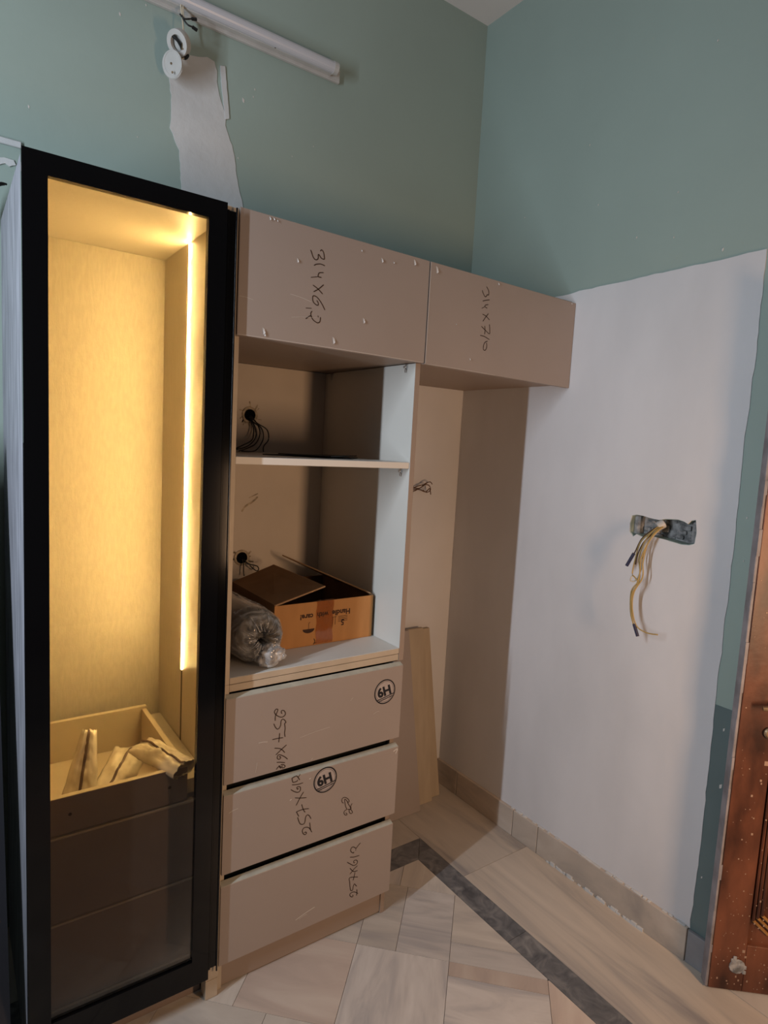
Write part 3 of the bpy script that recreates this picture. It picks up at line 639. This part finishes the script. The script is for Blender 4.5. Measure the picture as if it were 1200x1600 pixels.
for x, z in ((-1042, 1700), (-1057, 1172)):
    bm = bmesh.new(); ring(bm, (x, -13.5, z), (0, 1, 0), 21, 30, 4); q = obj('cable_hole', bm, M['grommet'], oc)
    bm = bmesh.new(); disc(bm, (x, -15, z), (0, 1, 0), 21.5, 5, 28, 1.5); obj('hole_grommet', bm, M['void'], q, smooth=False)  # solid black disc for the rubber, with the hole's darkness painted in
bm = bmesh.new()
for k in range(14):
    for x, z in ((-1042, 1700), (-1057, 1172)):
        a = random.uniform(0, 6.28); r = random.uniform(30, 52)
        ribbon(bm, [(x+28*math.cos(a), z+28*math.sin(a)), (x+r*math.cos(a+.15), z+r*math.sin(a+.15))], random.uniform(3, 9), lambda u, v: (u, -10.6, v))
tag(obj('plaster_smear', bm, M['grommet'], oc), kind='stuff')
bm = bmesh.new(); ribbon(bm, [(-1062,1345),(-1046,1366),(-1022,1380),(-1000,1400)], 7, lambda u, v: (u, -10.5, v)); ribbon(bm, [(-1035,1396),(-1000,1412)], 5, lambda u, v: (u, -10.5, v)); obj('smudge', bm, M['inner_wall'] if 0 else M['grommet'], oc)
def shelf_pin(x, y, z):
    bm = bmesh.new(); bx(bm, x-4, x, y-5, y+5, z-16, z, 1); disc(bm, (x-4, y, z-9), (-1, 0, 0), 4.5, 8, 12, 1); bx(bm, x-7, x-4, y-3, y+3, z-26, z-16, .8)
    obj('shelf_pin', bm, M['steel'], oc)
shelf_pin(-730, -535, 1880); shelf_pin(-730, -538, 1545); shelf_pin(-730, -60, 1880)

# ================================================================ OVERHEAD CABINETS
def overhead(x0, x1, zoff0, zoff1, nm, label, seed):
    t = empty('overhead_cabinet', ((x0+x1)/2, -300, 1882), label, 'cabinet')
    z0, z1 = 1883, 2194
    box('bottom_panel', (x0, x1, -580, -4, z0, z0+17), M['laminate_side'], t)
    box('top_panel', (x0, x1, -580, -4, z1-17, z1), M['laminate_side'], t)
    box('side_panel', (x0, x0+17, -580, -4, z0+17, z1-17), M['laminate_side'], t)
    box('side_panel', (x1-17, x1, -580, -4, z0+17, z1-17), M['laminate_side'], t)
    box('back_panel', (x0+17, x1-17, -12, -4, z0+17, z1-17), M['laminate_side'], t)
    bm = bmesh.new(); a, b = x0+(1.5), x1-1.5
    if nm == 'overhead_left': q = [(a,1882),(b,1881.5),(b,2193),(a,2199)]
    else: q = [(a,1879.5),(b,1871),(b,2185),(a,2193)]
    slab(bm, [(u, -582, v) for u, v in q], (0, -18, 0)); bmesh.ops.bevel(bm, geom=list(bm.edges), offset=1.0, segments=1, affect='EDGES')
    d = obj('door', bm, M['laminate'], t)
    bm = bmesh.new()
    for st in INK[nm]: ribbon(bm, st, 2.6, face)
    tag(obj('marker_writing', bm, M['ink'], d), 'handwritten 314X612 running down' if nm == 'overhead_left' else 'handwritten 314X710 running down')
    return t, d
ta, da = overhead(-1334, -711, 0, 0, 'overhead_left', 'taupe overhead cabinet above the open shelves, marked 314X612', 1)
tb, dbd = overhead(-710, -3, 0, -9, 'overhead_right', 'taupe overhead cabinet touching the right wall, marked 314X710', 2)
def flakes(parent, L):
    bm = bmesh.new()
    for x, z, a in L:
        slab(bm, [(x-a*.35, -600.4, z+a), (x+a*.3, -600.4, z+a*.7), (x+a*.4, -604, z-a*.6), (x-a*.1, -602, z-a)], (0, -.5, 0))
    tag(obj('film_flake', bm, M['scratch'], parent), kind='stuff')
flakes(da, [(-1251,2190,5),(-1240,2191,4),(-1230,2189,3),(-1167,2101,6),(-892,2158,7),(-772,2176,9),(-1259,1901,9),(-1256,1893,5),(-946,1976,8),(-1045,1906,10),(-965,2170,3),(-850,2160,3)])
flakes(dbd, [(-683,2172,11),(-413,2180,5),(-520,1917,4),(-30,2180,4),(-590,2020,2)])
scratches(da, [((-1186,2010),(-1120,2000),.8),((-1330,1980),(-1290,1976),.6),((-1180,1950),(-1100,1960),.5)])
scratches(dbd, [((-706,1883),(-706,2190),1.3),((-700,1880),(-400,1877),.9)])
scratches(da, [((-1330,1883.5),(-720,1883),1.2),((-714,1884),(-714,2190),1.0)])

# ================================================================ THINGS ON THE SHELVES
def P3(*a): return [tuple(p) for p in a]
t = empty('cable_bundle', (-1042, -15, 1567), 'thin black cables looping from the upper wall hole to the shelf', 'cable')
paths = [P3((-1044,-16,1698),(-1036,-30,1676),(-1010,-45,1655),(-1003,-50,1620),(-1020,-50,1585),(-1050,-70,1570),(-1110,-110,1570)),
 P3((-1042,-16,1695),(-1025,-40,1672),(-990,-50,1650),(-985,-55,1615),(-1005,-60,1590),(-1010,-70,1570)),
 P3((-1044,-16,1692),(-1030,-30,1660),(-1030,-45,1625),(-1060,-70,1596),(-1110,-110,1580),(-1180,-150,1571)),
 P3((-1040,-16,1698),(-1022,-36,1668),(-1015,-45,1635),(-1035,-60,1600),(-1080,-100,1583),(-1140,-160,1571)),
 P3((-1046,-16,1694),(-1036,-34,1650),(-1050,-60,1612),(-1100,-100,1592),(-1160,-150,1574),(-1200,-200,1571))]
for p in paths:
    bm = bmesh.new(); tube(bm, p, 2.3, 6, 5); obj('cable', bm, M['cable_black'], t, smooth=True)
t = empty('cable_stub', (-1057, -15, 1120), 'short black cable from the lower wall hole behind the carton', 'cable')
for p in (P3((-1057,-16,1168),(-1056,-28,1150),(-1057,-34,1120),(-1056,-38,1108)), P3((-1052,-16,1166),(-1035,-30,1150),(-1008,-38,1143),(-1001,-42,1130),(-1012,-44,1126),(-1035,-36,1146))):
    bm = bmesh.new(); tube(bm, p, 2.2, 6, 5); obj('cable', bm, M['cable_black'], t, smooth=True)
bm = bmesh.new()
slab(bm, [(-1130,-330,1567),(-1000,-240,1567),(-770,-330,1567),(-890,-480,1567)], (0,0,3))
slab(bm, [(-1080,-340,1571),(-900,-300,1571),(-800,-370,1574),(-960,-470,1571)], (0,0,3))
tag(obj('flat_black_sheet', bm, M['black_al']), 'thin black sheets lying flat on the pale middle shelf', 'sheet')
# carton
cb = empty('cardboard_carton', (-930, -250, 949), 'open brown cardboard carton lying with its print upside down', 'carton')
CX0, CX1, CY0, CY1, CZ0, CZ1 = -1117, -742, -431, -75, 949.5, 1096
box('front_wall', (CX0, CX1, CY0, CY0+4, CZ0, CZ1), M['carton'], cb, .5)
box('back_wall', (CX0, CX1, CY1-4, CY1, CZ0, CZ1), M['carton_in'], cb, .5)
box('side_wall', (CX0, CX0+4, CY0+4, CY1-4, CZ0, CZ1), M['carton_in'], cb, .5)
box('side_wall', (CX1-4, CX1, CY0+4, CY1-4, CZ0, CZ1), M['carton_in'], cb, .5)
box('bottom', (CX0+4, CX1-4, CY0+4, CY1-4, CZ0, CZ0+4), M['carton_in'], cb, .5)
def flap(a, b, c, d, edge_pts):
    bm = bmesh.new(); slab(bm, [a, b, c, d], (0, 0, 3.5)); f = obj('flap', bm, M['carton_in'], cb)
    bm = bmesh.new(); tube(bm, edge_pts, 2.6, 6, 1); obj('cut_edge', bm, M['carton_edge'], f)
flap((CX0,CY0+2,CZ1), (-937,CY0+4,1142), (-962,CY1-10,1150), (CX0,CY1-2,CZ1), [(CX0+3,CY0+2,CZ1+1),(-937,CY0+4,1143),(-962,CY1-10,1152)])
flap((CX1-2,CY0+2,CZ1), (CX1-2,CY1-2,CZ1), (-925,CY1-8,1184), (-756,CY0+8,1103), [(-752,CY0+5,1103),(-925,CY1-8,1186)])
def cf(e): return lambda u, v: (u, CY0-e, v)
def up180(cx, cz, e): return lambda u, v: (cx-u, CY0-e, cz-v)
bm = text_bm('Handle', 25, up180(-835, 1059, .5), bold=.8, spacing=1.0); a1 = bm
obj('print_handle', a1, M['print'], cb)
obj('print_with', text_bm('with', 24, up180(-921, 1058, .5), bold=.7), M['print'], cb)
obj('print_care', text_bm('care!', 24, up180(-978, 1057, .5), bold=.8), M['print'], cb)
obj('print_stack_number', text_bm('5', 28, up180(-857, 1024, .5), bold=.6), M['print'], cb)
bm = bmesh.new()
for k in range(4): ribbon(bm, [(-882, 1036-k*5.6+0), (-845, 1037-k*5.6)], 2.4, cf(.5))
obj('print_stack_lines', bm, M['print'], cb)
bm = bmesh.new(); ribbon(bm, [(-905,1036),(-888,1037)], 2, cf(.5)); ribbon(bm, [(-893,1038),(-893,1010)], 2.2, cf(.5)); ribbon(bm, [(-903,1038),(-903,1003)], 1.6, cf(.5)); obj('print_arrow', bm, M['print'], cb)
bm = bmesh.new(); n = 14
bm.faces.new([bm.verts.new(cf(.5)(-993+22*math.cos(math.pi+math.pi*k/n), 1007+14*math.sin(math.pi+math.pi*k/n))) for k in range(n+1)])
ribbon(bm, [(-993,1007),(-993,1026),(-988,1029)], 1.4, cf(.6)); obj('print_umbrella', bm, M['print'], cb)
bm = bmesh.new(); ribbon(bm, [(-972,972),(-968,962),(-973,952)], 3, cf(.5)); ribbon(bm, [(-972,955),(-962,958)], 2.4, cf(.5)); obj('print_corner', bm, M['print'], cb)
bm = bmesh.new()   # brown tape over the joint
NX, NZ = 10, 16; G = []
for i in range(NX+1):
    G.append([bm.verts.new((-966+64*i/NX+2*math.sin(j), CY0-1.2-1.6*abs(noise.noise(Vector((i*.9, j*.35, 2)))), CZ0+3+(CZ1-CZ0+2)*j/NZ)) for j in range(NZ+1)])
for i in range(NX):
    for j in range(NZ): bm.faces.new((G[i][j], G[i+1][j], G[i+1][j+1], G[i][j+1]))
M['tape_clear'] = sheet_glass('brown_translucent_tape', (.90,.74,.58), .12, .10, (.36,.18,.08), .10)
tag(obj('tape', bm, M['tape_clear'], cb, smooth=True), 'crinkled translucent brown tape')
# roll of clear film
rl = empty('film_roll', (-1212, -320, 949), 'roll wrapped in crinkled clear plastic film left of the carton', 'roll')
bm = bmesh.new(); NA, NR = 72, 22; cxr, czr, Rr = -1208, 1036, 84; rows = []
def rollpt(a, y, r):
    rr = r*(1+.05*noise.noise(Vector((math.cos(a)*2, math.sin(a)*2, y*.012)))+.035*noise.noise(Vector((math.cos(a)*6, math.sin(a)*6, y*.03))))
    x = cxr+rr*math.cos(a)*1.0; z = czr+rr*math.sin(a); return (x-(y+500)*.06, y, max(z, 950.5))
prof = [(-90, 66), (-160, 78), (-230, 82), (-300, 83), (-360, 84), (-420, 85), (-470, 84), (-505, 80), (-530, 70), (-545, 56), (-548, 42), (-540, 30), (-528, 22), (-505, 19)]
for k, (y, r) in enumerate(prof):
    row = []
    for i in range(NA):
        a = 2*math.pi*i/NA; pl = 0
        if k >= 8: pl = (k-7)*2.2*math.sin(a*13+noise.noise(Vector((math.cos(a), math.sin(a), 1)))*7)
        row.append(bm.verts.new(Vector(rollpt(a, y+pl*.9+6*noise.noise(Vector((a*2, k*.5, 7))), max(8, r+pl*.5)))))
    rows.append(row)
for k in range(len(rows)-1):
    for i in range(NA): bm.faces.new((rows[k][i], rows[k][(i+1)%NA], rows[k+1][(i+1)%NA], rows[k+1][i]))
tag(obj('film_wrap', bm, M['film_clear'], rl, smooth=True), 'crinkled clear plastic wrap')
bm = bmesh.new(); tube(bm, [(cxr+10, -110, czr-4), (cxr, -505, czr-2)], 66, 32, 1); obj('core', bm, M['foam'], rl, smooth=False)
bm = bmesh.new(); disc(bm, (cxr+6, -506, czr-2), (0, -1, 0), 22, 3, 20, 1); tag(obj('core_hole_shade', bm, M['cable_black'], rl), 'black disc painting the dark hollow of the roll')  # solid black disc, the shade inside the hollow put into its colour
bm = bmesh.new(); bmesh.ops.create_icosphere(bm, subdivisions=4, radius=1)
for v in bm.verts:
    p = v.co.copy(); d_ = 1+.32*noise.noise(p*2.3)+.16*noise.noise(p*6)
    v.co = Vector((cxr+26+44*p.x*d_, -548+26*p.y*d_, max(952, 985+34*p.z*d_)))
tag(obj('gathered_end', bm, M['film_white'], rl, smooth=True), 'bunched whitish end of the film')
bm = bmesh.new()
for k in range(26):
    a = random.uniform(0, 6.28); r1 = random.uniform(45, 78); a2 = a+random.uniform(-.2, .2)
    tube(bm, [(cxr+20*math.cos(a)+10, -532, czr+20*math.sin(a)), (cxr+(r1*.6)*math.cos(a2), -553, czr+(r1*.6)*math.sin(a2)), (cxr+r1*math.cos(a2), -533, max(953, czr+r1*math.sin(a2)))], lambda t_: 1.6*(1-t_)+.5, 5, 3)
tag(obj('film_folds', bm, M['film_white'], rl, smooth=True), kind='stuff')

# ================================================================ WARDROBE BAY: socket and leaning boards
t = empty('wall_socket_wires', (-270, -3, 1389), 'dark cut wires from a small wall box in the open bay', 'wire')
bm = bmesh.new(); bx(bm, -310, -266, -6, -1.5, 1386, 1456, 1); obj('back_box', bm, M['cement'], t)
bm = bmesh.new()
for k in range(7): bx(bm, random.uniform(-300,-280), random.uniform(-279,-268), -14, -6, 1390+k*9, 1395+k*9, 1)
obj('box_terminals', bm, M['ink'], t)
for p in (P3((-282,-8,1440),(-250,-30,1436),(-225,-40,1458),(-200,-42,1466),(-185,-40,1456)), P3((-282,-8,1425),(-255,-35,1432),(-225,-45,1422),(-200,-42,1436),(-190,-40,1410)), P3((-280,-8,1432),(-240,-30,1450),(-208,-42,1452),(-196,-44,1432),(-215,-44,1420),(-235,-40,1428)), P3((-284,-8,1415),(-262,-26,1428),(-238,-40,1446),(-214,-40,1462))):
    bm = bmesh.new(); tube(bm, p, 2.2, 6, 5); obj('wire', bm, M['cable_brown'], t, smooth=True)
def lean_board(name, xb0, xb1, xt0, xt1, yb_, yt, L, th, m_face, label):
    bm = bmesh.new(); zt_ = L
    slab(bm, [(xb0,yb_,1),(xb1,yb_,1),(xt1,yt,zt_),(xt0,yt,zt_)], (0,th,0)); bmesh.ops.bevel(bm, geom=list(bm.edges), offset=.8, segments=1, affect='EDGES')
    return tag(obj(name, bm, m_face), label, 'board', 'boards leaning in the bay')
lean_board('taupe_board', -560, -244, -560, -283, -170, -62, 806, 17, M['laminate'], 'taupe laminated board leaning behind the drawer fronts')
lean_board('maple_board', -238, -146, -276, -187, -134, -42, 801, 16, M['maple'], 'pale maple coloured board leaning, the wider and nearer of two')
lean_board('narrow_maple_board', -226, -84, -246, -133, -112, -22, 788, 16, M['maple'], 'pale maple coloured board leaning behind, its right side showing')

# ================================================================ LEFT GAP: dark sheet leaning
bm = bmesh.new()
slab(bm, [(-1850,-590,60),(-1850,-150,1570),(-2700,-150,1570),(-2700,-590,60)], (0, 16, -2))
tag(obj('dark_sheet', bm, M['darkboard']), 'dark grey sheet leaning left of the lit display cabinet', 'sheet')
bm = bmesh.new(); bx(bm, -2600, -1880, -615, -560, 0, 59, 2)
tag(obj('packing_block', bm, M['foam']), 'low block under the dark leaning sheet at the left edge', 'block')

# ================================================================ WIRES IN THE RIGHT WALL
t = empty('switch_box_wires', (-20, -1030, 1420), 'bunch of yellow wires hanging from the chased hole in the white wall', 'wire')
bm = bmesh.new(); disc(bm, (10, -1030, 1408), (-.6, .5, -.5), 15, 26, 20, 2); tag(obj('conduit_end', bm, M['white_plastic'], t), 'white conduit end')
wp = [('cable_yellow', [(5,-1030,1405),(-30,-1020,1385),(-48,-1003,1345),(-52,-990,1290),(-55,-1000,1240),(-60,-1000,1200),(-64,-985,1165),(-66,-988,1110),(-66,-1002,1062)]),
      ('cable_yellow', [(5,-1032,1402),(-34,-1026,1380),(-50,-1012,1330),(-56,-1008,1275),(-58,-1013,1225),(-62,-990,1170),(-66,-992,1115),(-64,-1012,1060),(-62,-1050,1046),(-60,-1088,1050)]),
      ('cable_yellow', [(5,-1028,1405),(-28,-1012,1378),(-44,-985,1340),(-50,-975,1280),(-54,-972,1230),(-58,-985,1220),(-60,-998,1205),(-62,-980,1170),(-64,-986,1100),(-66,-1006,1056)]),
      ('cable_cream', [(5,-1034,1400),(-30,-1024,1370),(-46,-1000,1320),(-52,-1004,1262),(-56,-990,1212),(-60,-972,1205),(-60,-975,1222)]),
      ('cable_brown', [(5,-1030,1400),(-28,-1016,1372),(-42,-995,1340),(-48,-982,1300),(-50,-978,1262)]),
      ('cable_yellow', [(5,-1036,1402),(-36,-1030,1378),(-52,-1016,1338),(-56,-1000,1285),(-58,-1002,1235),(-60,-995,1196)]),
      ('cable_brown', [(5,-1026,1402),(-24,-1008,1382),(-40,-985,1350),(-46,-970,1305),(-50,-962,1285)])]
for mk, p in wp:
    bm = bmesh.new(); tube(bm, p, 2.3, 7, 5); obj('wire', bm, M[mk], t, smooth=True)
for a, b in (((-50,-968,1298),(-54,-948,1252)), ((-66,-1004,1064),(-66,-1022,1026))):
    bm = bmesh.new(); tube(bm, [a, b], 5.5, 8, 1); tag(obj('insulation_tape', bm, M['tape_blue'], t, smooth=False), 'dark taped wire end')

# ================================================================ TUBE LIGHT AND CEILING ROSES
t = empty('tube_light', (-1345, -3, 2960), 'unlit white batten tube light high on the green wall', 'light')
tag(box('backing_strip', (-1950, -728, -14, -1, 2945, 2992), M['white_plastic'], t, 1.5), 'yellowed backing strip')
bm = bmesh.new(); tube(bm, [(-1930,-38,2980),(-772,-38,2974)], 20, 20, 1); obj('diffuser_tube', bm, M['diffuser'], t, smooth=False)
bm = bmesh.new(); bx(bm, -1932, -770, -34, -14, 2955, 2968, 1); obj('batten', bm, M['white_plastic'], t)
bm = bmesh.new(); tube(bm, [(-774,-38,2974),(-756,-38,2974)], 21.5, 20, 1); obj('end_cap', bm, M['white_plastic'], t)
bm = bmesh.new(); disc(bm, (-1000,-34,2958), (0,-1,0), 4, 4, 10, 1); obj('clip_screw', bm, M['ink'], t)
t = empty('hanging_ceiling_rose', (-1345, -60, 2760), 'two white ceiling rose discs hanging on a cord from the tube light', 'fitting')
ax = Vector((-.72, -.42, -.55))
bm = bmesh.new(); disc(bm, (-1325,-56,2838), ax, 37, 20, 36, 4); q = obj('rose_cover', bm, M['white_plastic'], t, smooth=False)
bm = bmesh.new(); ring(bm, (-1340,-76,2822), ax, 22, 36, 10); obj('rose_rim', bm, M['white_plastic'], q)
bm = bmesh.new(); c0 = Vector((-1338,-73,2822)); tube(bm, [c0+Vector((-22,0,16)), c0+Vector((-4,-6,2)), c0+Vector((14,-2,-22))], 4.5, 6, 3); obj('terminal_wire', bm, M['cable_black'], q)
bm = bmesh.new(); bx(bm, -1333, -1315, -92, -78, 2800, 2822, 2); obj('terminal', bm, M['brass'], q)
bm = bmesh.new(); disc(bm, (-1350,-58,2762), Vector((-.80,-.50,-.30)), 39, 8, 40, 3); q = obj('rose_base', bm, M['white_plastic'], t)
bm = bmesh.new(); ring(bm, (-1353,-66,2762), Vector((-.80,-.50,-.30)), 32, 35, 2.5); obj('rose_ridge', bm, M['white_plastic'], q)
for dx, dz in ((0, 2), (7, -26), (-5, 24)):
    bm = bmesh.new(); disc(bm, (-1357+dx*.3,-62-dx,2760+dz), Vector((-.80,-.50,-.30)), 3.4, 3, 10, .6)
    obj('rose_screw', bm, M['brass'], q)
bm = bmesh.new(); tube(bm, [(-1326,-60,2800),(-1315,-62,2795),(-1308,-62,2806)], 7, 8, 3); tag(obj('knotted_tape', bm, M['cable_black'], t), 'black taped knot')
for p, mk, r in ((P3((-1322,-30,2990),(-1324,-40,2950),(-1320,-45,2910),(-1318,-52,2870),(-1316,-56,2845)), 'cable_cream', 2.6),
           (P3((-1312,-30,2990),(-1318,-40,2950),(-1318,-50,2915)), 'cable_cream', 2.2),
           (P3((-1318,-58,2850),(-1308,-60,2820),(-1310,-62,2800),(-1340,-68,2776)), 'cable_cream', 2.0),
           (P3((-1330,-50,2922),(-1318,-56,2910),(-1300,-58,2916),(-1285,-60,2921)), 'cable_black', 2.6),
           (P3((-1322,-52,2912),(-1308,-58,2896),(-1292,-60,2894),(-1283,-60,2893)), 'cable_black', 2.6)):
    bm = bmesh.new(); tube(bm, p, r, 7, 5); obj('cord', bm, M[mk], t, smooth=True)
for a, b in (((-1296,-60,2917),(-1281,-60,2921)), ((-1294,-60,2894),(-1278,-60,2890))):
    bm = bmesh.new(); tube(bm, [a, b], 5, 8, 1); obj('taped_end', bm, M['cable_black'], t)
# loop of cable at the far left
bm = bmesh.new(); tube(bm, [(-1800,-30,2293),(-1818,-40,2288),(-1835,-42,2262),(-1850,-42,2228),(-1858,-42,2180)], 3, 7, 5); tube(bm, [(-1805,-34,2290),(-1824,-44,2276),(-1840,-46,2246),(-1852,-46,2200)], 2.4, 7, 5)
tag(obj('cable_loop', bm, M['cable_black']), 'dark cable looping out beside the top left of the display cabinet', 'cable')
# slatted wooden cupboard on the far side of the room (seen only as a reflection in the black door border)
